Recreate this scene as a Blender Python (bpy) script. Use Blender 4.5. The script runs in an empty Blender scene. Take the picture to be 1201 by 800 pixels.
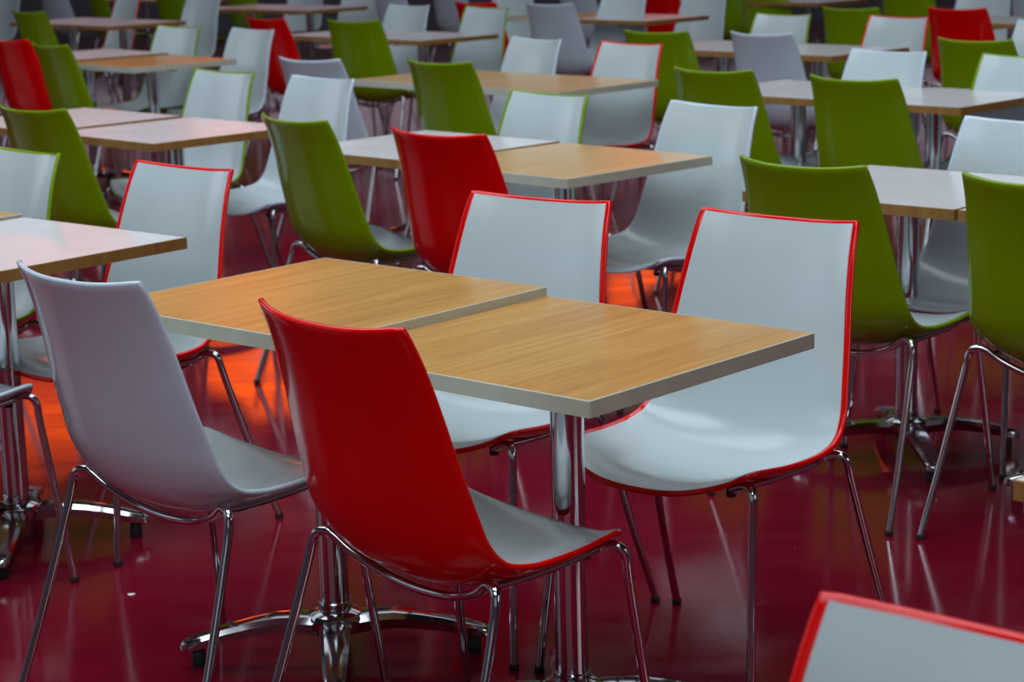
import bpy, bmesh, math, random
from mathutils import Vector, Matrix
S = bpy.context.scene
COL = S.collection
PI = math.pi

# ------------------------------------------------------------------ camera
F_PX = 2433.9
PITCH = 0.20941
ROLL = -0.026523
CAM_H = 1.5328
cd = bpy.data.cameras.new('camera'); cam = bpy.data.objects.new('camera', cd); COL.objects.link(cam)
cd.sensor_width = 36.0; cd.sensor_fit = 'HORIZONTAL'; cd.lens = F_PX / 1201.0 * 36.0
X0 = Vector((1, 0, 0)); U0 = Vector((0, math.sin(PITCH), math.cos(PITCH))); FW = Vector((0, math.cos(PITCH), -math.sin(PITCH)))
cr, sr = math.cos(ROLL), math.sin(ROLL)
R_ = X0 * cr + U0 * sr
UP_ = -X0 * sr + U0 * cr
M = Matrix.Identity(4)
for i in range(3):
    M[i][0] = R_[i]; M[i][1] = UP_[i]; M[i][2] = -FW[i]
M.translation = Vector((0, 0, CAM_H))
cam.matrix_world = M
cd.clip_start = 0.05; cd.clip_end = 200
cd.dof.use_dof = True; cd.dof.focus_distance = 3.75; cd.dof.aperture_fstop = 7.6
S.camera = cam

# ------------------------------------------------------------------ world, lights, exposure
S.view_settings.view_transform = 'Standard'
try: S.view_settings.look = 'None'
except Exception: pass
S.view_settings.gamma = 1.0
S.view_settings.use_curve_mapping = False
S.view_settings.exposure = 0.0
w = bpy.data.worlds.new('world'); S.world = w; w.use_nodes = True
bgn = w.node_tree.nodes['Background']; bgn.inputs[0].default_value = (0.55, 0.68, 0.85, 1); bgn.inputs[1].default_value = 0.3

def area(name, loc, size, power, color, rot=(0, 0, 0)):
    l = bpy.data.lights.new(name, 'AREA'); l.shape = 'RECTANGLE'; l.size, l.size_y = size
    l.energy = power; l.color = color
    o = bpy.data.objects.new(name, l); COL.objects.link(o); o.location = loc; o.rotation_euler = rot
    return o
LAMPS = [
    ('ceiling_light', (-1.0, 2.9, 5.8), (5, 2.5), 215, (0.80, 0.93, 1.0), 0, 0),
    ('ceiling_light', (-1.0, 6.9, 5.8), (8, 3), 250, (0.80, 0.92, 1.0), 0, 0),
    ('ceiling_light', (0.0, 11.0, 5.8), (10, 3), 90, (0.82, 0.92, 1.0), 0, 0),
    ('ceiling_light', (0.0, 15.5, 5.8), (10, 3), 70, (0.86, 0.90, 1.0), 0, 0),
    ('ceiling_light', (-2.0, -1.5, 5.8), (6, 3), 215, (0.80, 0.93, 1.0), 0, 0),
    ('daylight_fill', (-2.5, -5.5, 3.6), (7, 3), 20, (0.78, 0.92, 1.0), 72, -12),
    ('daylight_fill', (7.5, -1.5, 3.2), (4, 2.5), 75, (0.95, 0.97, 1.0), 72, 48),  # added fill from the right to brighten right-hand table edges; no window there
]
for nm, lc, sz, pw, co, tilt, turn in LAMPS:
    area(nm, lc, sz, pw, co, (math.radians(tilt), 0, math.radians(turn)))

# ------------------------------------------------------------------ materials
def mat(name, base, rough=0.5, metal=0.0, coat=0.0, spec=0.5, coat_rough=0.05):
    m = bpy.data.materials.new(name); m.use_nodes = True
    b = m.node_tree.nodes['Principled BSDF']
    b.inputs['Base Color'].default_value = (*base, 1); b.inputs['Roughness'].default_value = rough
    b.inputs['Metallic'].default_value = metal; b.inputs['Coat Weight'].default_value = coat
    b.inputs['Coat Roughness'].default_value = coat_rough; b.inputs['Specular IOR Level'].default_value = spec
    return m, b
def noisy(name, c1, c2, scale=(6, 6, 6), rough=(0.3, 0.4), metal=0.0, coat=0.0, detail=4.0, bump=0.0, spec=0.5):
    m, b = mat(name, c1, rough[0], metal, coat, spec)
    nt = m.node_tree; N = nt.nodes; L = nt.links
    tc = N.new('ShaderNodeTexCoord'); mp = N.new('ShaderNodeMapping'); mp.inputs['Scale'].default_value = scale
    nz = N.new('ShaderNodeTexNoise'); nz.inputs['Detail'].default_value = detail; nz.inputs['Scale'].default_value = 1
    L.new(tc.outputs['Object'], mp.inputs['Vector']); L.new(mp.outputs[0], nz.inputs['Vector'])
    cr_ = N.new('ShaderNodeValToRGB'); cr_.color_ramp.elements[0].position = 0.35; cr_.color_ramp.elements[1].position = 0.65
    cr_.color_ramp.elements[0].color = (*c1, 1); cr_.color_ramp.elements[1].color = (*c2, 1)
    L.new(nz.outputs['Fac'], cr_.inputs[0]); L.new(cr_.outputs[0], b.inputs['Base Color'])
    mr = N.new('ShaderNodeMapRange'); mr.inputs['To Min'].default_value = rough[0]; mr.inputs['To Max'].default_value = rough[1]
    L.new(nz.outputs['Fac'], mr.inputs['Value']); L.new(mr.outputs[0], b.inputs['Roughness'])
    if bump:
        bp = N.new('ShaderNodeBump'); bp.inputs['Strength'].default_value = bump; bp.inputs['Distance'].default_value = 0.002
        L.new(nz.outputs['Fac'], bp.inputs['Height']); L.new(bp.outputs[0], b.inputs['Normal'])
    return m
def wood(name, ca, cb, cc, rough=0.28):
    m, b = mat(name, ca, rough); nt = m.node_tree; N = nt.nodes; L = nt.links
    tc = N.new('ShaderNodeTexCoord'); oi = N.new('ShaderNodeObjectInfo')
    ml = N.new('ShaderNodeMath'); ml.operation = 'MULTIPLY'; ml.inputs[1].default_value = 13.0
    L.new(oi.outputs['Random'], ml.inputs[0])
    ad = N.new('ShaderNodeVectorMath'); ad.operation = 'ADD'; L.new(tc.outputs['Object'], ad.inputs[0]); L.new(ml.outputs[0], ad.inputs[1])
    def nz(scale, detail, rough_, dist=0.0):
        mp = N.new('ShaderNodeMapping'); mp.inputs['Scale'].default_value = scale; L.new(ad.outputs[0], mp.inputs['Vector'])
        n = N.new('ShaderNodeTexNoise'); n.inputs['Scale'].default_value = 1; n.inputs['Detail'].default_value = detail
        n.inputs['Roughness'].default_value = rough_; n.inputs['Distortion'].default_value = dist
        L.new(mp.outputs[0], n.inputs['Vector']); return n
    n1 = nz((11, 1.1, 1), 3, 0.5, 0.6); n2 = nz((75, 3.2, 1), 4, 0.65, 0.3); n3 = nz((260, 14, 1), 2, 0.6)
    r1 = N.new('ShaderNodeValToRGB'); e = r1.color_ramp.elements
    e[0].position = 0.30; e[0].color = (*ca, 1); e[1].position = 0.70; e[1].color = (*cb, 1)
    L.new(n1.outputs['Fac'], r1.inputs[0])
    r2 = N.new('ShaderNodeValToRGB'); e = r2.color_ramp.elements
    e[0].position = 0.36; e[0].color = (0.85, 0.85, 0.85, 1); e[1].position = 0.60; e[1].color = (0, 0, 0, 1)
    L.new(n2.outputs['Fac'], r2.inputs[0])
    mx = N.new('ShaderNodeMixRGB'); mx.inputs[2].default_value = (*cc, 1); L.new(r1.outputs[0], mx.inputs[1])
    mm = N.new('ShaderNodeMath'); mm.operation = 'MULTIPLY'; mm.inputs[1].default_value = 0.55
    L.new(r2.outputs[0], mm.inputs[0]); L.new(mm.outputs[0], mx.inputs[0])
    mx2 = N.new('ShaderNodeMixRGB'); mx2.blend_type = 'MULTIPLY'; mx2.inputs[0].default_value = 0.35
    L.new(mx.outputs[0], mx2.inputs[1]); L.new(n3.outputs['Fac'], mx2.inputs[2])
    gm = N.new('ShaderNodeMixRGB'); gm.blend_type = 'MULTIPLY'; gm.inputs[0].default_value = 1; gm.inputs[2].default_value = (1.18, 1.18, 1.18, 1)
    L.new(mx2.outputs[0], gm.inputs[1]); L.new(gm.outputs[0], b.inputs['Base Color'])
    return m
GREEN = mat('green_plastic', (0.19, 0.31, 0.0005), 0.16, coat=0.2, spec=0.3)[0]
RED = mat('red_plastic', (0.74, 0.001, 0.001), 0.16, coat=0.2, spec=0.3)[0]
WHITE = mat('white_plastic', (0.55, 0.64, 0.74), 0.16, coat=0.35)[0]
LINER = noisy('pale_seat_plastic', (0.53, 0.60, 0.625), (0.56, 0.635, 0.66), (3, 3, 3), (0.20, 0.26))
CHROME = noisy('chrome', (0.54, 0.54, 0.57), (0.61, 0.61, 0.64), (4, 4, 4), (0.07, 0.13), metal=1.0)
BLACK = mat('black_rubber', (0.012, 0.012, 0.013), 0.6)[0]
OAK = wood('oak_laminate', (0.54, 0.255, 0.058), (0.62, 0.325, 0.085), (0.33, 0.13, 0.024))
OAK_PALE = wood('pale_oak_laminate', (0.60, 0.36, 0.16), (0.70, 0.44, 0.21), (0.48, 0.25, 0.09))
WTOP = noisy('white_laminate', (0.66, 0.62, 0.63), (0.70, 0.66, 0.67), (4, 4, 4), (0.22, 0.28))
CREAM = noisy('cream_edging', (0.50, 0.49, 0.39), (0.54, 0.53, 0.43), (20, 20, 20), (0.4, 0.5))
OAKEDGE = noisy('oak_edging', (0.25, 0.115, 0.022), (0.32, 0.155, 0.033), (30, 30, 4), (0.45, 0.55))

def floor_material():
    m, b = mat('burgundy_floor', (0.15, 0.004, 0.018), 0.13, spec=0.28)
    nt = m.node_tree; N = nt.nodes; L = nt.links
    tc = N.new('ShaderNodeTexCoord')
    n = N.new('ShaderNodeTexNoise'); n.inputs['Scale'].default_value = 1.7; n.inputs['Detail'].default_value = 7; n.inputs['Roughness'].default_value = 0.62
    L.new(tc.outputs['Object'], n.inputs['Vector'])
    r = N.new('ShaderNodeValToRGB'); e = r.color_ramp.elements
    e[0].position = 0.3; e[0].color = (0.132, 0.002, 0.011, 1); e[1].position = 0.7; e[1].color = (0.188, 0.0036, 0.019, 1)
    L.new(n.outputs['Fac'], r.inputs[0])
    # faint scratches
    mp = N.new('ShaderNodeMapping'); mp.inputs['Scale'].default_value = (0.6, 3, 1); mp.inputs['Rotation'].default_value = (0, 0, 0.5)
    L.new(tc.outputs['Object'], mp.inputs['Vector'])
    s = N.new('ShaderNodeTexNoise'); s.inputs['Scale'].default_value = 4; s.inputs['Detail'].default_value = 5
    L.new(mp.outputs[0], s.inputs['Vector'])
    mr = N.new('ShaderNodeMapRange'); mr.inputs['From Min'].default_value = 0.35; mr.inputs['From Max'].default_value = 0.75
    mr.inputs['To Min'].default_value = 0.09; mr.inputs['To Max'].default_value = 0.16
    L.new(s.outputs['Fac'], mr.inputs['Value']); L.new(mr.outputs[0], b.inputs['Roughness'])
    v = N.new('ShaderNodeTexVoronoi'); v.inputs['Scale'].default_value = 5.0; L.new(tc.outputs['Object'], v.inputs['Vector'])
    sp = N.new('ShaderNodeMath'); sp.operation = 'LESS_THAN'; sp.inputs[1].default_value = 0.012; L.new(v.outputs['Distance'], sp.inputs[0])
    mx = N.new('ShaderNodeMixRGB'); mx.inputs[2].default_value = (0.35, 0.2, 0.22, 1); L.new(sp.outputs[0], mx.inputs[0]); L.new(r.outputs[0], mx.inputs[1])
    L.new(mx.outputs[0], b.inputs['Base Color'])
    bp = N.new('ShaderNodeBump'); bp.inputs['Strength'].default_value = 0.06; bp.inputs['Distance'].default_value = 0.01
    n2 = N.new('ShaderNodeTexNoise'); n2.inputs['Scale'].default_value = 2.5; n2.inputs['Detail'].default_value = 3
    L.new(tc.outputs['Object'], n2.inputs['Vector']); L.new(n2.outputs['Fac'], bp.inputs['Height']); L.new(bp.outputs[0], b.inputs['Normal'])
    return m
FLOOR = floor_material()
WALL = noisy('grey_violet_wall', (0.15, 0.13, 0.17), (0.17, 0.15, 0.19), (1, 1, 1), (0.6, 0.7))
DARK = noisy('dark_ceiling_paint', (0.035, 0.03, 0.035), (0.045, 0.04, 0.045), (1, 1, 1), (0.7, 0.8))
FRAME = mat('window_frame_paint', (0.25, 0.25, 0.27), 0.5)[0]
def emit(name, c, s):
    m, b = mat(name, c, 0.4); b.inputs['Emission Color'].default_value = (*c, 1); b.inputs['Emission Strength'].default_value = s
    return m
PANE = emit('bright_daylight_pane', (0.80, 0.90, 1.0), 0.35)
PANE2 = emit('bright_daylight_pane_far', (0.80, 0.90, 1.0), 1.3)
PANEFAR = emit('violet_daylight_pane', (0.85, 0.70, 0.85), 0.28)
ORANGE = emit('orange_backlit_panel', (1.0, 0.105, 0.002), 4.6)

# ------------------------------------------------------------------ mesh helpers
def link(name, verts, faces, m, parent=None, smooth=True, sharp=None, closed=True):
    me = bpy.data.meshes.new(name); me.from_pydata([tuple(v) for v in verts], [], faces); me.materials.append(m)
    me.update()
    if closed:
        bm = bmesh.new(); bm.from_mesh(me); bmesh.ops.recalc_face_normals(bm, faces=bm.faces); bm.to_mesh(me); bm.free()
    if smooth:
        for p in me.polygons: p.use_smooth = True
        if sharp is not None: me.set_sharp_from_angle(angle=math.radians(sharp))
    o = bpy.data.objects.new(name, me); COL.objects.link(o)
    if parent: o.parent = parent
    return o
class Geo:
    def __init__(s): s.v = []; s.f = []
    def add(s, v, f):
        n = len(s.v); s.v += [Vector(p) for p in v]; s.f += [tuple(i + n for i in q) for q in f]
    def box(s, c, d, rot=0.0, bev=0.0):
        x, y, z = d[0] / 2, d[1] / 2, d[2] / 2
        if bev <= 0:
            vs = [(a * x, b * y, e * z) for e in (-1, 1) for a, b in ((-1, -1), (1, -1), (1, 1), (-1, 1))]
            fs = [(3, 2, 1, 0), (4, 5, 6, 7)] + [(i, (i + 1) % 4, 4 + (i + 1) % 4, 4 + i) for i in range(4)]
        else:
            vs = []; prof = [(-z, bev), (-z + bev, 0), (z - bev, 0), (z, bev)]
            for zz, ins in prof:
                for a, b in ((-1, -1), (1, -1), (1, 1), (-1, 1)):
                    vs.append((a * (x - ins), b * (y - ins), zz))
            fs = [(3, 2, 1, 0), (12, 13, 14, 15)]
            for k in range(3):
                fs += [(4 * k + i, 4 * k + (i + 1) % 4, 4 * k + 4 + (i + 1) % 4, 4 * k + 4 + i) for i in range(4)]
        ca, sa = math.cos(rot), math.sin(rot)
        s.add([(c[0] + p[0] * ca - p[1] * sa, c[1] + p[0] * sa + p[1] * ca, c[2] + p[2]) for p in vs], fs)
    def lathe(s, prof, seg=28, c=(0, 0, 0)):
        vs = []; fs = []
        for r, z in prof:
            for k in range(seg):
                a = 2 * PI * k / seg; vs.append((c[0] + r * math.cos(a), c[1] + r * math.sin(a), c[2] + z))
        for i in range(len(prof) - 1):
            for k in range(seg):
                k2 = (k + 1) % seg; fs.append((i * seg + k, i * seg + k2, (i + 1) * seg + k2, (i + 1) * seg + k))
        fs.append(tuple(range(seg))[::-1]); fs.append(tuple((len(prof) - 1) * seg + k for k in range(seg)))
        s.add(vs, fs)
    def tube(s, pts, r, seg=12):
        pts = [Vector(p) for p in pts]; vs = []; fs = []; up = None
        for i, p in enumerate(pts):
            t = (pts[min(i + 1, len(pts) - 1)] - pts[max(i - 1, 0)]).normalized()
            if up is None:
                up = Vector((0, 0, 1)) if abs(t.z) < 0.9 else Vector((1, 0, 0))
            up = (up - t * up.dot(t)).normalized(); b = t.cross(up)
            for k in range(seg):
                a = 2 * PI * k / seg; vs.append(p + (up * math.cos(a) + b * math.sin(a)) * r)
        for i in range(len(pts) - 1):
            for k in range(seg):
                k2 = (k + 1) % seg; fs.append((i * seg + k, (i + 1) * seg + k, (i + 1) * seg + k2, i * seg + k2))
        fs.append(tuple(range(seg))); fs.append(tuple((len(pts) - 1) * seg + k for k in range(seg))[::-1])
        s.add(vs, fs)
    def make(s, name, m, parent=None, smooth=True, sharp=35): return link(name, s.v, s.f, m, parent, smooth, sharp)
def smooth_path(pts, n=6):
    P = [Vector(p) for p in pts]; out = []
    for i in range(len(P) - 1):
        a = P[max(i - 1, 0)]; b = P[i]; c = P[i + 1]; d = P[min(i + 2, len(P) - 1)]
        for k in range(n):
            t = k / n
            out.append(0.5 * ((2 * b) + (c - a) * t + (2 * a - 5 * b + 4 * c - d) * t * t + (3 * b - a - 3 * c + d) * t ** 3))
    out.append(P[-1]); return out
def tag(o, label, cat, group=None):
    o['label'] = label; o['category'] = cat
    if group: o['group'] = group
def root(name, loc=(0, 0, 0), rz=0.0):
    o = bpy.data.objects.new(name, None); o.empty_display_size = 0.1; COL.objects.link(o); o.location = loc; o.rotation_euler = (0, 0, rz)
    return o
def copy_tree(o, parent=None):
    c = o.copy(); COL.objects.link(c); c.parent = parent
    for ch in list(o.children): copy_tree(ch, c)
    return c

# ------------------------------------------------------------------ room
def struct(o): o['kind'] = 'structure'; return o
g = Geo(); g.box((0, 9, -0.05), (19, 34, 0.1)); struct(g.make('floor', FLOOR, smooth=False))
g = Geo(); g.box((0, 9, 6.05), (19, 34, 0.1)); struct(g.make('ceiling', DARK, smooth=False))
g = Geo(); g.box((0, 26.1, 3), (19.4, 0.2, 6)); struct(g.make('wall_back', WALL, smooth=False))
g = Geo(); g.box((0, -8.1, 3), (19.4, 0.2, 6)); struct(g.make('wall_front', WALL, smooth=False))
g = Geo(); g.box((-9.6, 9, 3), (0.2, 34, 6)); struct(g.make('wall_left', WALL, smooth=False))
g = Geo(); g.box((9.6, 9, 3), (0.2, 34, 6)); struct(g.make('wall_right', WALL, smooth=False))
def window(n, c, sx, sy, sz, pane, facing):
    # facing 'x' pane lies in the left wall, 'y' pane lies in the back wall
    f = Geo(); t = 0.09
    if facing == 'x':
        for z in (c[2] - sz / 2, c[2] + sz / 2): f.box((c[0], c[1], z), (0.08, sy + t, t))
        for k in range(4): f.box((c[0], c[1] - sy / 2 + sy * k / 3, c[2]), (0.08, t, sz))
        p = Geo(); p.box((c[0] - 0.01, c[1], c[2]), (0.02, sy, sz))
    else:
        for z in (c[2] - sz / 2, c[2] + sz / 2): f.box((c[0], c[1], z), (sx + t, 0.08, t))
        for k in range(4): f.box((c[0] - sx / 2 + sx * k / 3, c[1], c[2]), (t, 0.08, sz))
        p = Geo(); p.box((c[0], c[1] + 0.01, c[2]), (sx, 0.02, sz))
    fo = struct(f.make('window_%d' % n, FRAME, smooth=False)); p.make('window_pane', pane, fo, smooth=False)
window(1, (-9.46, 4.5, 3.0), 0, 4.5, 3.0, PANE, 'x')
window(2, (-9.46, 11.5, 3.0), 0, 4.5, 3.0, PANE2, 'x')
window(3, (1.0, 25.96, 1.3), 15.0, 0, 1.3, PANEFAR, 'y')
def light_panel(n, c, sx, sz):
    f = Geo()
    for z in (-1, 1): f.box((c[0], c[1], c[2] + z * sz / 2), (sx + 0.1, 0.1, 0.08))
    for x in (-1, 1): f.box((c[0] + x * sx / 2, c[1], c[2]), (0.08, 0.1, sz))
    o = struct(f.make('trim_%d' % n, FRAME, smooth=False))
    p = Geo(); p.box(c, (sx, 0.06, sz)); p.make('lit_panel', ORANGE, o, smooth=False)
light_panel(1, (-3.35, 25.9, 4.5), 1.3, 1.2)
light_panel(2, (1.75, 25.9, 3.25), 1.1, 0.6)
light_panel(3, (-5.6, 25.9, 4.85), 2.0, 0.7)

# ------------------------------------------------------------------ chair
HC = 0.8937
YO = 0.235      # distance from the top edge of the back to the chair's own origin
RIM = [(0, .893), (.028, .83), (.056, .742), (.079, .655), (.100, .585), (.119, .528), (.150, .492), (.200, .478), (.262, .475), (.325, .477), (.375, .481), (.410, .483), (.432, .478), (.445, .468)]
CEN = [(-.034, .881), (-.010, .815), (.014, .735), (.033, .655), (.048, .585), (.066, .520), (.096, .464), (.145, .427), (.210, .414), (.280, .416), (.350, .428), (.410, .440), (.455, .443), (.492, .434)]
WID = [.184, .191, .201, .212, .221, .229, .235, .238, .237, .234, .229, .223, .213, .196]
def interp(tab, t):
    n = len(tab) - 1; x = min(max(t, 0), 1) * n; i = min(int(x), n - 1); k = x - i
    def g_(j): j = min(max(j, 0), n); return tab[j]
    if isinstance(tab[0], tuple): return tuple(interp_s([g_(i - 1)[q], g_(i)[q], g_(i + 1)[q], g_(i + 2)[q]], k) for q in range(2))
    return interp_s([g_(i - 1), g_(i), g_(i + 1), g_(i + 2)], k)
def interp_s(a, t):
    return 0.5 * (2 * a[1] + (a[2] - a[0]) * t + (2 * a[0] - 5 * a[1] + 4 * a[2] - a[3]) * t * t + (3 * a[1] - a[0] - 3 * a[2] + a[3]) * t ** 3)
def shell_pt(s, t):
    r = interp(RIM, t); c = interp(CEN, t); wd = interp(WID, t)
    k = abs(s) ** 2.5
    # small rounding of the four corners
    e = 1.0
    y = c[0] + (r[0] - c[0]) * k; z = c[1] + (r[1] - c[1]) * k
    return Vector((s * wd * e, y - YO, z))
def normal(s, t):
    d = 0.004
    a = shell_pt(min(s + d, 1), t) - shell_pt(max(s - d, -1), t); b = shell_pt(s, min(t + d, 1)) - shell_pt(s, max(t - d, 0))
    return a.cross(b).normalized()     # towards the sitter
NT, NS = 52, 26
def grid_st(ins=0.0):
    st = []
    for i in range(NT + 1):
        row = []
        for j in range(NS + 1):
            t = i / NT; s = -1 + 2 * j / NS
            row.append((s, t))
        st.append(row)
    return st
def chair_shell(name, m, parent):
    """coloured outer shell with a rounded rim"""
    G = Geo(); th = 0.011
    n_in = []
    P = [[shell_pt(s, t) for s, t in row] for row in grid_st()]
    Nn = [[normal(s, t) for s, t in row] for row in grid_st()]
    W_ = NS + 1
    inner = [p for row in P for p in row]
    outer = [p - n * th for rp, rn in zip(P, Nn) for p, n in zip(rp, rn)]
    vs = inner + outer; fs = []; O = len(inner)
    for i in range(NT):
        for j in range(NS):
            a = i * W_ + j; q = (a, a + 1, a + W_ + 1, a + W_)
            fs.append(q[::-1]); fs.append(tuple(O + k for k in q))
    ring = [(0, j) for j in range(NS)] + [(i, NS) for i in range(NT)] + [(NT, j) for j in range(NS, 0, -1)] + [(i, 0) for i in range(NT, 0, -1)]
    mids = []
    for idx, (i, j) in enumerate(ring):
        p = P[i][j]; n = Nn[i][j]
        pin = P[min(max(i, 1), NT - 1)][min(max(j, 1), NS - 1)]
        out = Vector((0, 0, 0))
        if j == 0: out += (P[i][0] - P[i][1]).normalized()
        if j == NS: out += (P[i][NS] - P[i][NS - 1]).normalized()
        if i == 0: out += (P[0][j] - P[1][j]).normalized()
        if i == NT: out += (P[NT][j] - P[NT - 1][j]).normalized()
        corner = (i in (0, NT)) and (j in (0, NS))
        out = (out - n * out.dot(n)).normalized() * (0.8 if corner else 1.0)
        mids.append([p - n * th * 0.15 + out * 0.0035, p - n * th * 0.5 + out * 0.0050, p - n * th * 0.85 + out * 0.0035])
    base = len(vs); R = len(ring)
    for mlist in mids: vs += mlist
    for k in range(R):
        k2 = (k + 1) % R; i, j = ring[k]; i2, j2 = ring[k2]
        A = [i * W_ + j, base + 3 * k, base + 3 * k + 1, base + 3 * k + 2, O + i * W_ + j]
        B = [i2 * W_ + j2, base + 3 * k2, base + 3 * k2 + 1, base + 3 * k2 + 2, O + i2 * W_ + j2]
        for q in range(4): fs.append((A[q], A[q + 1], B[q + 1], B[q]))
    return link(name, vs, fs, m, parent, True, 60)
def chair_liner(parent):
    """pale inner face, set just inside the rim"""
    vs = []; fs = []; ins = 0.0065; h = 0.0012
    L_ = 1.05
    rows = []
    for i in range(NT + 1):
        t = 0.007 + (1 - 0.0145) * i / NT
        wd = interp(WID, t); k = 1 - ins / wd
        for j in range(NS + 1):
            s = (-1 + 2 * j / NS) * k
            vs.append(shell_pt(s, t) + normal(s, t) * h)
    W_ = NS + 1
    for i in range(NT):
        for j in range(NS):
            a = i * W_ + j; fs.append((a, a + 1, a + W_ + 1, a + W_))
    # skirt down to the shell
    ring = [j for j in range(NS)] + [i * W_ + NS for i in range(NT)] + [NT * W_ + j for j in range(NS, 0, -1)] + [i * W_ for i in range(NT, 0, -1)]
    base = len(vs)
    for q in ring:
        i, j = divmod(q, W_); t = 0.007 + (1 - 0.0145) * i / NT; s = (-1 + 2 * j / NS) * (1 - ins / interp(WID, t))
        vs.append(vs[q] - normal(s, t) * h * 1.6)
    R = len(ring)
    for k in range(R):
        k2 = (k + 1) % R; fs.append((ring[k], ring[k2], base + k2, base + k))
    return link('seat_liner', vs, fs, LINER, parent, True, 50, closed=False)
def Y(p): return (p[0], p[1] - YO, p[2])
def make_chair(color, m):
    r = root('dining_chair')
    chair_shell('shell', m, r)
    chair_liner(r)
    TR = 0.0088
    fr = Geo()
    rear = [(-.226, .128, .452), (-.205, .134, .450), (-.165, .145, .424), (-.09, .158, .397), (0, .162, .388), (.09, .158, .397), (.165, .145, .424), (.205, .134, .450), (.226, .128, .452)]
    fr.tube(smooth_path([Y(p) for p in rear], 5), TR)
    for sx in (-1, 1):
        stub = [(sx * .212, .418, .452), (sx * .198, .413, .4505), (sx * .176, .405, .440), (sx * .160, .400, .433)]
        fr.tube(smooth_path([Y(p) for p in stub], 4), TR)
    for sx in (-1, 1):
        fr.tube(smooth_path([Y(p) for p in [(sx * .196, .136, .441), (sx * .196, .20, .436), (sx * .192, .32, .438), (sx * .186, .412, .444)]], 4), 0.007)
    fr.make('seat_frame', CHROME, r)
    for sx in (-1, 1):
        bp = Geo(); bp.lathe([(.007, .420), (.0095, .422), (.0095, .434), (.008, .437)], 14, (sx * .160, .400 - YO, 0)); bp.make('bumper', BLACK, r)
    def leg(sx, pts, foot):
        q = Geo(); q.tube(smooth_path([Y((sx * a, b, c)) for a, b, c in pts], 6), TR)
        o = q.make('leg', CHROME, r)
        f = Geo(); fx, fy = sx * foot[0], foot[1] - YO
        f.lathe([(.0085, .0), (.0106, .002), (.0106, .010), (.0092, .013)], 14, (fx, fy, 0)); f.make('foot_cap', BLACK, o)
    for sx in (-1, 1):
        leg(sx, [(.222, .129, .4525), (.236, .124, .448), (.2435, .119, .432), (.248, .105, .380), (.2635, .040, .180), (.277, -.022, .008)], (.277, -.022))
        leg(sx, [(.208, .417, .4525), (.221, .423, .449), (.229, .430, .433), (.232, .435, .380), (.245, .460, .180), (.256, .480, .008)], (.256, .480))
    return r

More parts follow.
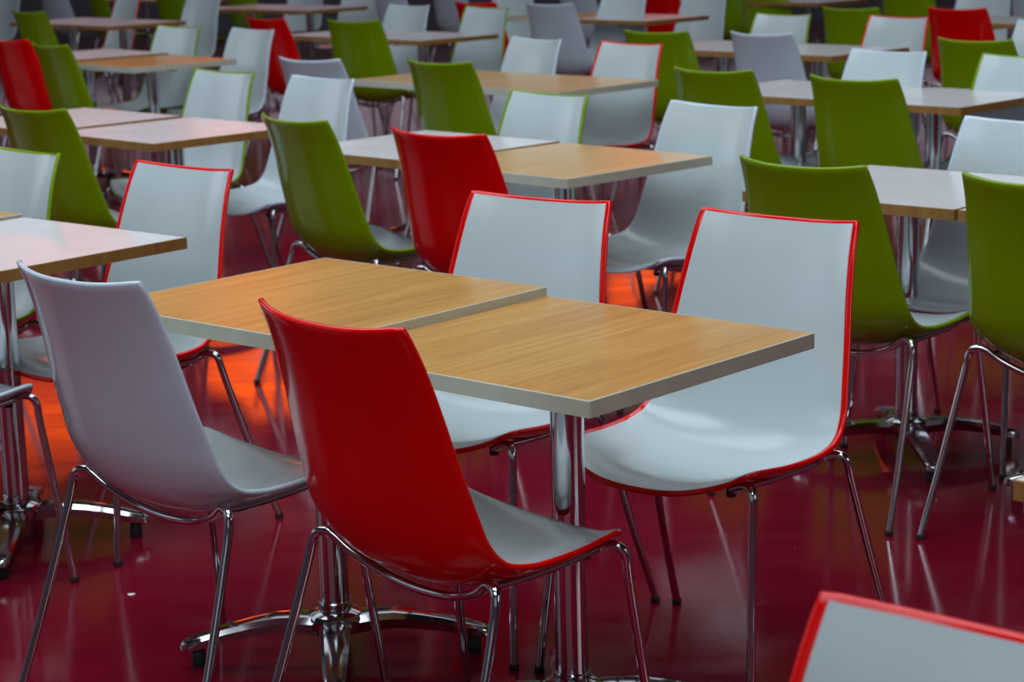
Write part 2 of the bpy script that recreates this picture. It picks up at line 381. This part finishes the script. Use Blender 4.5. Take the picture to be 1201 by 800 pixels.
CH = {
'c1':(-0.784,3.726,-0.763,'B','white'),'c2':(-0.288,3.265,-0.836,'B','red'),'c3':(0.067,4.533,-0.638,'F','red'),'c4':(0.545,4.176,-0.709,'F','red'),
'c5':(-0.830,5.278,-0.724,'F','red'),'c6':(0.420,1.715,-0.728,'F','red'),'c7':(-1.555,4.471,-0.77,'B','white'),
'g1':(-0.655,6.447,-0.914,'B','green'),'r1':(-0.193,5.934,-0.750,'B','red'),'g2':(-0.268,8.624,-0.781,'B','green'),'g3':(-0.848,11.880,-0.607,'B','green'),
'g4':(-1.595,7.024,-0.730,'B','green'),'g5':(-2.261,10.441,-0.887,'B','green'),'g6':(-3.164,14.018,-0.778,'B','green'),'r2':(-2.587,10.954,-0.785,'B','red'),
'w2':(-1.820,11.728,-0.764,'F','green'),'w4':(-1.350,11.255,-0.835,'F','white'),'r3':(-1.400,12.356,-0.843,'B','red'),'w6':(-0.834,8.963,-0.728,'B','white'),
'w7':(-0.696,7.928,-0.819,'F','white'),'w8':(-1.131,8.394,-0.773,'F','green'),'g11':(-1.347,5.735,-0.785,'F','green'),'w9':(-0.605,13.450,-0.792,'F','white'),
'r5':(-0.178,13.641,-0.791,'B','red'),'w11':(-0.102,12.968,-0.799,'F','green'),'w12':(0.149,9.857,-0.933,'F','white'),'lav3':(0.294,13.213,-0.711,'B','white'),
'g12':(0.744,10.210,-0.692,'B','green'),'wr2':(0.570,9.400,-0.821,'F','red'),'g13':(0.785,7.858,-0.775,'B','green'),'w13':(0.646,6.502,-0.883,'F','white'),
'wg3':(0.145,7.047,-0.843,'F','green'),'wg4':(1.511,11.336,-0.824,'F','green'),'lav4':(1.214,9.864,-0.834,'B','white'),'g15':(1.959,11.815,-0.759,'B','green'),
'wr3':(2.047,10.848,-0.846,'F','red'),'w15':(1.567,8.527,-0.843,'F','white'),'r7':(2.490,11.502,-0.808,'B','red'),'g17':(2.044,9.067,-0.803,'B','green'),
'wg5':(2.015,8.092,-0.785,'F','green'),'w17':(2.658,10.145,-0.785,'F','white'),'w18':(1.447,5.812,-0.785,'F','white'),'g18':(1.229,7.340,-0.804,'B','green'),
'g19':(0.721,5.038,-0.780,'B','green'),'g20':(1.183,4.610,-0.785,'B','green'),'lav0':(-4.207,19.533,-0.728,'B','white'),'w0':(-4.261,18.273,-0.868,'F','white'),
'gH':(-3.581,18.373,-1.013,'B','green'),'wrH':(-2.853,16.044,-0.927,'F','red'),'g9':(-2.751,17.283,-0.734,'B','green'),'w3':(-2.196,15.439,-0.754,'F','white'),
'g10':(-2.204,17.469,-0.788,'B','green'),'w5':(-1.70,18.50,-0.690,'F','white'),'w10':(-1.118,16.872,-0.697,'F','white'),'lavA':(-0.891,16.147,-0.850,'B','white'),
'lav2':(-0.473,17.475,-0.797,'B','white'),'w19':(0.807,13.950,-0.780,'F','white'),'lavB':(0.544,16.192,-0.871,'B','white'),'r6':(1.137,15.473,-0.878,'B','red'),
'w14':(1.422,14.661,-0.813,'F','white'),'gA':(1.669,16.183,-0.727,'B','green'),'gB':(1.906,15.447,-0.660,'B','green'),'g16':(2.617,13.615,-0.772,'B','green'),
'w16':(3.327,14.444,-0.726,'F','white'),'g7':(-3.87,14.75,-0.78,'B','green'),'w14b':(1.36,16.55,-0.834,'F','white'),'lavC':(3.75,14.9,-0.90,'B','white'),'wS':(0.094,15.620,-0.735,'F','white'),
}
CHLABEL = {
    'c1': 'all-white chair seen from behind at the near left, beside the glossy red-backed one',
    'c2': 'large red-backed chair seen from behind, nearest side of the foreground oak tables',
    'c3': 'pale-faced red-edged chair behind the foreground tables, in the middle just right of a red back',
    'c4': 'large pale chair with red rim at the right end of the foreground oak table',
    'c5': 'pale red-rimmed chair on the left, behind the white table corner and white chair',
    'c6': 'pale chair top with thick red rim cut off by the bottom right corner',
    'c7': 'white chair mostly outside the left edge, only seat front and bent chrome leg showing',
    'g1': 'green-backed chair between the red-rimmed pale chair and the red-backed one in the second row',
    'r1': 'red-backed chair seen from behind just beyond the foreground tables, in the middle',
    'g2': 'green-backed chair directly behind the second-row white tabletop, left of a green-rimmed pale chair',
    'g3': 'green-backed chair before a white tabletop at upper left centre, behind the low white chair back',
    'g4': 'green-backed chair at the left edge, third row, in front of two white tables',
    'g5': 'green-backed chair just right of the red chair at the far left edge',
    'g6': 'small dark green chair in the top left corner before a white table',
    'g7': 'green chair back mostly outside the left edge, above the red-backed chair',
    'r2': 'red-backed chair cut by the left edge in the upper left',
    'w2': 'pale green-rimmed chair behind the far-left oak table, in front of a taller white chair',
    'w4': 'white chair facing us by the tip of the far-left oak table, beside a red one',
    'r3': 'dark red chair behind a white chair in the upper left, left of a green-backed one',
    'w6': 'low greyish white chair back just behind another white chair, left of centre',
    'w7': 'white chair facing us behind the green-backed chair of the second row, left of centre',
    'w8': 'pale green-rimmed chair behind the paired white tables on the left',
    'g11': 'pale green-rimmed chair cut by the left edge above the near white table',
    'w9': 'white chair facing us at top centre behind a white table, left of a green-rimmed one',
    'r5': 'red-backed chair at top centre, mostly hidden by a green-rimmed pale chair',
    'w11': 'pale green-rimmed chair at top centre with a red back behind it',
    'w12': 'small white chair facing us behind the long pale oak tables, left of a grey-white back',
    'lav3': 'tall greyish white back at the top, before an oak and white table pair',
    'g12': 'green-backed chair behind the red-rimmed pale chair at upper right centre',
    'wr2': 'pale red-rimmed chair at the right end of the pale oak tables in the middle distance',
    'g13': 'green-backed chair partly hidden by the white chair right of centre',
    'w13': 'large white chair facing us right of centre, at the end of the second-row oak table',
    'wg3': 'pale green-rimmed chair behind the second-row oak table in the centre',
    'wg4': 'pale green-rimmed chair at upper right behind the lavender-grey chair back',
    'lav4': 'lavender-grey chair back at upper right, in front of a pale green-rimmed chair',
    'g15': 'green-backed chair at the top right, left of a red-rimmed pale chair',
    'wr3': 'small pale red-rimmed chair at upper right, left of the bright red chair back',
    'w15': 'plain white chair facing us at upper right, in front of the small red-rimmed one',
    'r7': 'bright red chair back at the top right, behind a green one',
    'g17': 'green-backed chair in front of the bright red back at the upper right',
    'wg5': 'pale green-rimmed chair cut by the right edge, upper right',
    'w17': 'white chair cut by the right edge near the top right corner',
    'w18': 'large white chair cut by the right edge, behind the white tables on the right',
    'g18': 'green-backed chair standing before the white tables at upper right, left of a chrome column',
    'g19': 'large green-backed chair just right of the big red-rimmed pale chair',
    'g20': 'green-backed chair cut by the right edge, its chrome legs in full view',
    'lav0': 'lavender-grey chair back at the very top left, behind the small dark green chair',
    'w0': 'white chair at the very top left corner, cut by the top edge',
    'gH': 'narrow green chair at the very top left, behind a white table',
    'wrH': 'pale red-edged chair cut by the top edge at the upper left',
    'g9': 'green chair at the top left edge, left of a tall white one',
    'w3': 'tall white chair cut by the top edge at upper left, behind a green-rimmed one',
    'g10': 'green chair cut by the top edge, right of the tall white one at upper left',
    'w5': 'white chair cut by the top edge behind the far white table, left of centre',
    'w10': 'white chair cut by the top edge at the right tip of the far white table',
    'lavA': 'narrow lavender-grey chair back at the top edge, left of centre',
    'lav2': 'lavender chair at the top edge between a white chair and a red one',
    'w19': 'white chair beyond the oak and white table pair, left of a small red back',
    'lavB': 'lavender-grey chair cut by the top edge, behind the tall grey-white back',
    'r6': 'small red chair back at the top edge, right of centre',
    'w14': 'white chair cut by the top edge, left of two green chairs',
    'w14b': 'white chair cut by the top edge, just right of the small red back',
    'gA': 'green chair cut by the top edge, the left one of a touching green pair',
    'gB': 'wider green chair cut by the top edge, the right one of a touching green pair',
    'g16': 'green chair cut by the top edge, left of the bright red back at upper right',
    'w16': 'white chair cut by the top edge behind the bright red back at upper right',
    'lavC': 'lavender-grey chair back at the very top right corner',
    'wS': 'white chair at the top edge behind the yellowish oak table, centre',
}
protos = {'green': make_chair('green', GREEN), 'red': make_chair('red', RED), 'white': make_chair('white', WHITE)}
used = set()
for key, (x, y, a, face, colr) in CH.items():
    first = colr not in used; used.add(colr)
    r = protos[colr] if first else copy_tree(protos[colr])
    rz = a if face == 'B' else a + PI
    r.rotation_euler = (0, 0, rz)
    fwd = Vector((-math.sin(rz), math.cos(rz), 0))
    r.location = Vector((x, y, 0)) + fwd * YO
    tag(r, CHLABEL[key], 'chair', 'moulded chairs in %s plastic' % colr)

# ------------------------------------------------------------------ table
HT = 0.75; TS = 0.644
def make_table(top, edge):
    r = root('cafe_table')
    th = 0.028
    g = Geo(); g.box((0, 0, HT - 0.012), (TS - 0.006, TS - 0.006, 0.024)); g.make('tabletop', top, r, smooth=False)
    # edge band: mitred frame with softly rounded outer corners
    e = Geo(); o_, i_ = TS / 2, TS / 2 - 0.0029
    def ring(h, z, rad):
        pts = []
        for cx, cy, a0 in ((1, 1, 0), (-1, 1, PI / 2), (-1, -1, PI), (1, -1, 1.5 * PI)):
            for k in range(4):
                a = a0 + k / 3 * PI / 2; pts.append((cx * (h - rad) + rad * math.cos(a), cy * (h - rad) + rad * math.sin(a), z))
        return pts
    rings = [ring(i_, HT + .0004, .001), ring(o_ - .0008, HT + .0004, .004), ring(o_, HT - .0006, .004), ring(o_, HT - th, .004), ring(i_, HT - th, .001)]
    vs = [p for q in rings for p in q]; fs = []
    for a in range(5):
        b = (a + 1) % 5
        for k in range(16):
            k2 = (k + 1) % 16; fs.append((a * 16 + k, b * 16 + k, b * 16 + k2, a * 16 + k2))
    e.add(vs, fs); e.make('edge_band', edge, r, sharp=30)
    c = Geo(); c.lathe([(.0310, .098), (.0310, HT - .045), (.034, HT - .044), (.034, HT - .033)], 36); c.make('column', CHROME, r)
    p = Geo(); p.box((0, 0, HT - .029), (.30, .30, .008), PI / 4, .002)
    for k in range(4):
        a = k * PI / 2; p.box((math.cos(a) * .12, math.sin(a) * .12, HT - .035), (.20, .030, .016), a, .003)
    p.make('mounting_plate', BLACK, r, sharp=30)
    h = Geo(); h.lathe([(.030, .058), (.052, .062), (.062, .074), (.063, .092), (.057, .101), (.044, .106), (.0345, .108), (.0335, .126), (.0312, .128)], 8)
    h.lathe([(.0325, .100), (.0340, .104), (.0340, .124), (.0322, .127)], 32); h.make('base_hub', CHROME, r, sharp=30)
    for k in range(4):
        a = k * PI / 2 + PI / 4; ca, sa = math.cos(a), math.sin(a)
        # arched cast foot: section is a faceted hump, arching down to the tip
        L = [(.034, .097, .060, .033), (.070, .101, .066, .033), (.12, .101, .069, .031), (.17, .094, .064, .0285), (.225, .082, .054, .0255), (.27, .069, .043, .0225), (.302, .060, .036, .0200), (.316, .054, .034, .0150), (.322, .048, .037, .007)]
        vs = []; fs = []
        for d, zt, zb, w_ in L:
            zm = zb + (zt - zb) * .62
            sec = [(-w_ * .9, zb), (-w_, zm), (-w_ * .72, zt - .0015), (0, zt), (w_ * .72, zt - .0015), (w_, zm), (w_ * .9, zb)]
            for xx, zz in sec: vs.append((d * ca - xx * sa, d * sa + xx * ca, zz))
        n = 7
        for i in range(len(L) - 1):
            for j in range(n):
                j2 = (j + 1) % n; fs.append((i * n + j, i * n + j2, (i + 1) * n + j2, (i + 1) * n + j))
        fs.append(tuple(range(n))[::-1]); fs.append(tuple((len(L) - 1) * n + j for j in range(n)))
        f = Geo(); f.add(vs, fs); fo = f.make('base_foot', CHROME, r, sharp=42)
        d = .285
        q = Geo(); q.lathe([(.0135, 0), (.0150, .003), (.0150, .026), (.013, .030), (.013, .048)], 18, (d * ca, d * sa, 0)); q.make('glide', BLACK, fo)
    return r
kinds = {'oak_cream': (OAK, CREAM), 'pale_cream': (OAK_PALE, CREAM), 'white_oak': (WTOP, OAKEDGE)}
TP = {k: make_table(*v) for k, v in kinds.items()}
TB = {
'A':(0.096,3.659,-0.731,'oak_cream',0),'B':(-0.380,4.085,-0.721,'oak_cream',.018),'C':(-1.237,4.961,-0.702,'white_oak',0),'D':(-1.735,5.398,-0.715,'oak_cream',0.006),
'E2':(-1.204,7.528,-0.793,'white_oak',0),'E1':(-1.708,8.026,-0.773,'white_oak',0),'F2':(-1.865,11.037,-0.833,'oak_cream',0),'F1':(-2.325,11.684,-0.855,'white_oak',0),
'G2':(-2.71,14.925,-0.808,'white_oak',0),'G1':(-3.165,15.385,-0.79,'white_oak',0),'I2':(-1.509,16.381,-0.70,'white_oak',0),'I1':(-2.01,16.80,-0.70,'white_oak',0),
'J2':(-0.487,12.528,-0.790,'white_oak',0),'J1':(-0.947,12.985,-0.790,'white_oak',0),'K2':(0.214,9.059,-0.774,'pale_cream',0),'K1':(-0.250,9.513,-0.774,'pale_cream',0),
'L2':(0.175,6.337,-0.799,'pale_cream',0),'L1':(-0.279,6.832,-0.780,'white_oak',0),'M1':(1.083,5.568,-0.729,'white_oak',0),'M2':(1.570,5.133,-0.729,'white_oak',0),
'N2':(1.650,8.010,-0.775,'white_oak',0),'N1':(1.193,8.469,-0.790,'white_oak',0),'O2':(1.595,10.578,-0.806,'white_oak',0),'O1':(1.150,11.050,-0.806,'white_oak',0),
'P2':(0.909,13.876,-0.761,'white_oak',0),'P1':(0.438,14.325,-0.761,'pale_cream',0),'Q2':(2.256,15.555,-0.755,'white_oak',0),'H2':(-2.75,18.6,-0.75,'white_oak',0),
'H1':(-3.23,19.05,-0.75,'white_oak',0),'R1':(3.05,12.55,-0.785,'white_oak',0),'S':(1.125,2.710,-0.755,'white_oak',0),
}
TBLABEL = {
    'A': 'oak table with cream edging, front one of the foreground pair, beside the big pale chair',
    'B': 'oak table with cream edging, rear left one of the foreground pair, slightly higher',
    'C': 'white table with brown oak edge at the left, beside the near white chair',
    'D': 'oak table with cream edge, only its corner showing at the left frame edge',
    'E2': 'white brown-edged table at left, front one of a pair, before a green-rimmed chair',
    'E1': 'white brown-edged table at left, rear one of a pair, behind a green back',
    'F2': 'oak table with cream edge at upper left, its tip before a white chair',
    'F1': 'white table adjoining the rear of the upper left oak table',
    'G2': 'white table at top left, its right tip touching a green-rimmed chair',
    'G1': 'white table at the top left, mostly hidden behind the small dark green chair',
    'H2': 'white table cut by the top edge at far left, behind a green chair',
    'H1': 'farthest white table at the very top left, seen edge on',
    'I2': 'far white table near the top edge, left of centre, tip by a white chair',
    'I1': 'far white table near the top edge, left one of its pair, behind a red chair',
    'J2': 'white brown-edged table at upper centre left, its tip before a green-rimmed pale chair',
    'J1': 'white table at upper left centre, partly hidden by a green back and a red chair',
    'K2': 'pale oak table in the middle distance, its tip before a pale red-rimmed chair',
    'K1': 'pale oak table in the middle distance, left one of its pair, under a green back',
    'L2': 'pale oak table with cream edge in the second row, tip before the large white chair',
    'L1': 'white brown-edged table in the second row, between a green back and a red back',
    'M1': 'white brown-edged table at right, between two large green backs',
    'M2': 'white table at the right edge, behind the rightmost green-backed chair',
    'N2': 'white brown-edged table at upper right, its corner over a chrome column by a white chair',
    'N1': 'white brown-edged table at upper right, left one of its pair, between two green backs',
    'O2': 'far white table at upper right, between the lavender-grey back and a red-rimmed chair',
    'O1': 'far white table at upper right centre, left of the lavender-grey chair back',
    'P2': 'far white table at top centre right, its tip against a white chair',
    'P1': 'yellowish pale oak table at the top, behind the tall grey-white chair back',
    'Q2': 'farthest table on the right, cut by the top edge above a green back',
    'R1': 'white brown-edged table at the top right, right of the bright red back',
    'S': 'white brown-edged table whose corner pokes in at the lower right edge',
}
used = set()
for key, (x, y, a, kd, dz) in TB.items():
    first = kd not in used; used.add(kd)
    r = TP[kd] if first else copy_tree(TP[kd])
    r.location = (x, y, 0); r.rotation_euler = (0, 0, a)
    if dz: r.scale = (1, 1, (HT + dz) / HT)
    tag(r, TBLABEL[key], 'table', 'square tables with %s tops' % ('white' if kd == 'white_oak' else 'oak'))

# ------------------------------------------------------------------ litter on the floor
g = Geo()
pts = [(math.cos(k / 9 * 2 * PI) * (.009 + .003 * math.sin(k * 2.3)), math.sin(k / 9 * 2 * PI) * (.007 + .002 * math.cos(k * 1.7))) for k in range(9)]
vs = [(x, y, 0.0) for x, y in pts] + [(x, y, .0012 + .0008 * math.sin(i)) for i, (x, y) in enumerate(pts)]
g.add(vs, [tuple(range(9))[::-1], tuple(range(9, 18))] + [(i, (i + 1) % 9, 9 + (i + 1) % 9, 9 + i) for i in range(9)])
o = g.make('paper_scrap', mat('white_paper', (0.8, 0.8, 0.8), 0.7)[0], sharp=30)
o.location = (-0.887, 4.53, 0.0002)
tag(o, 'tiny white scrap of paper lying on the dark red floor below the near white chair', 'litter')
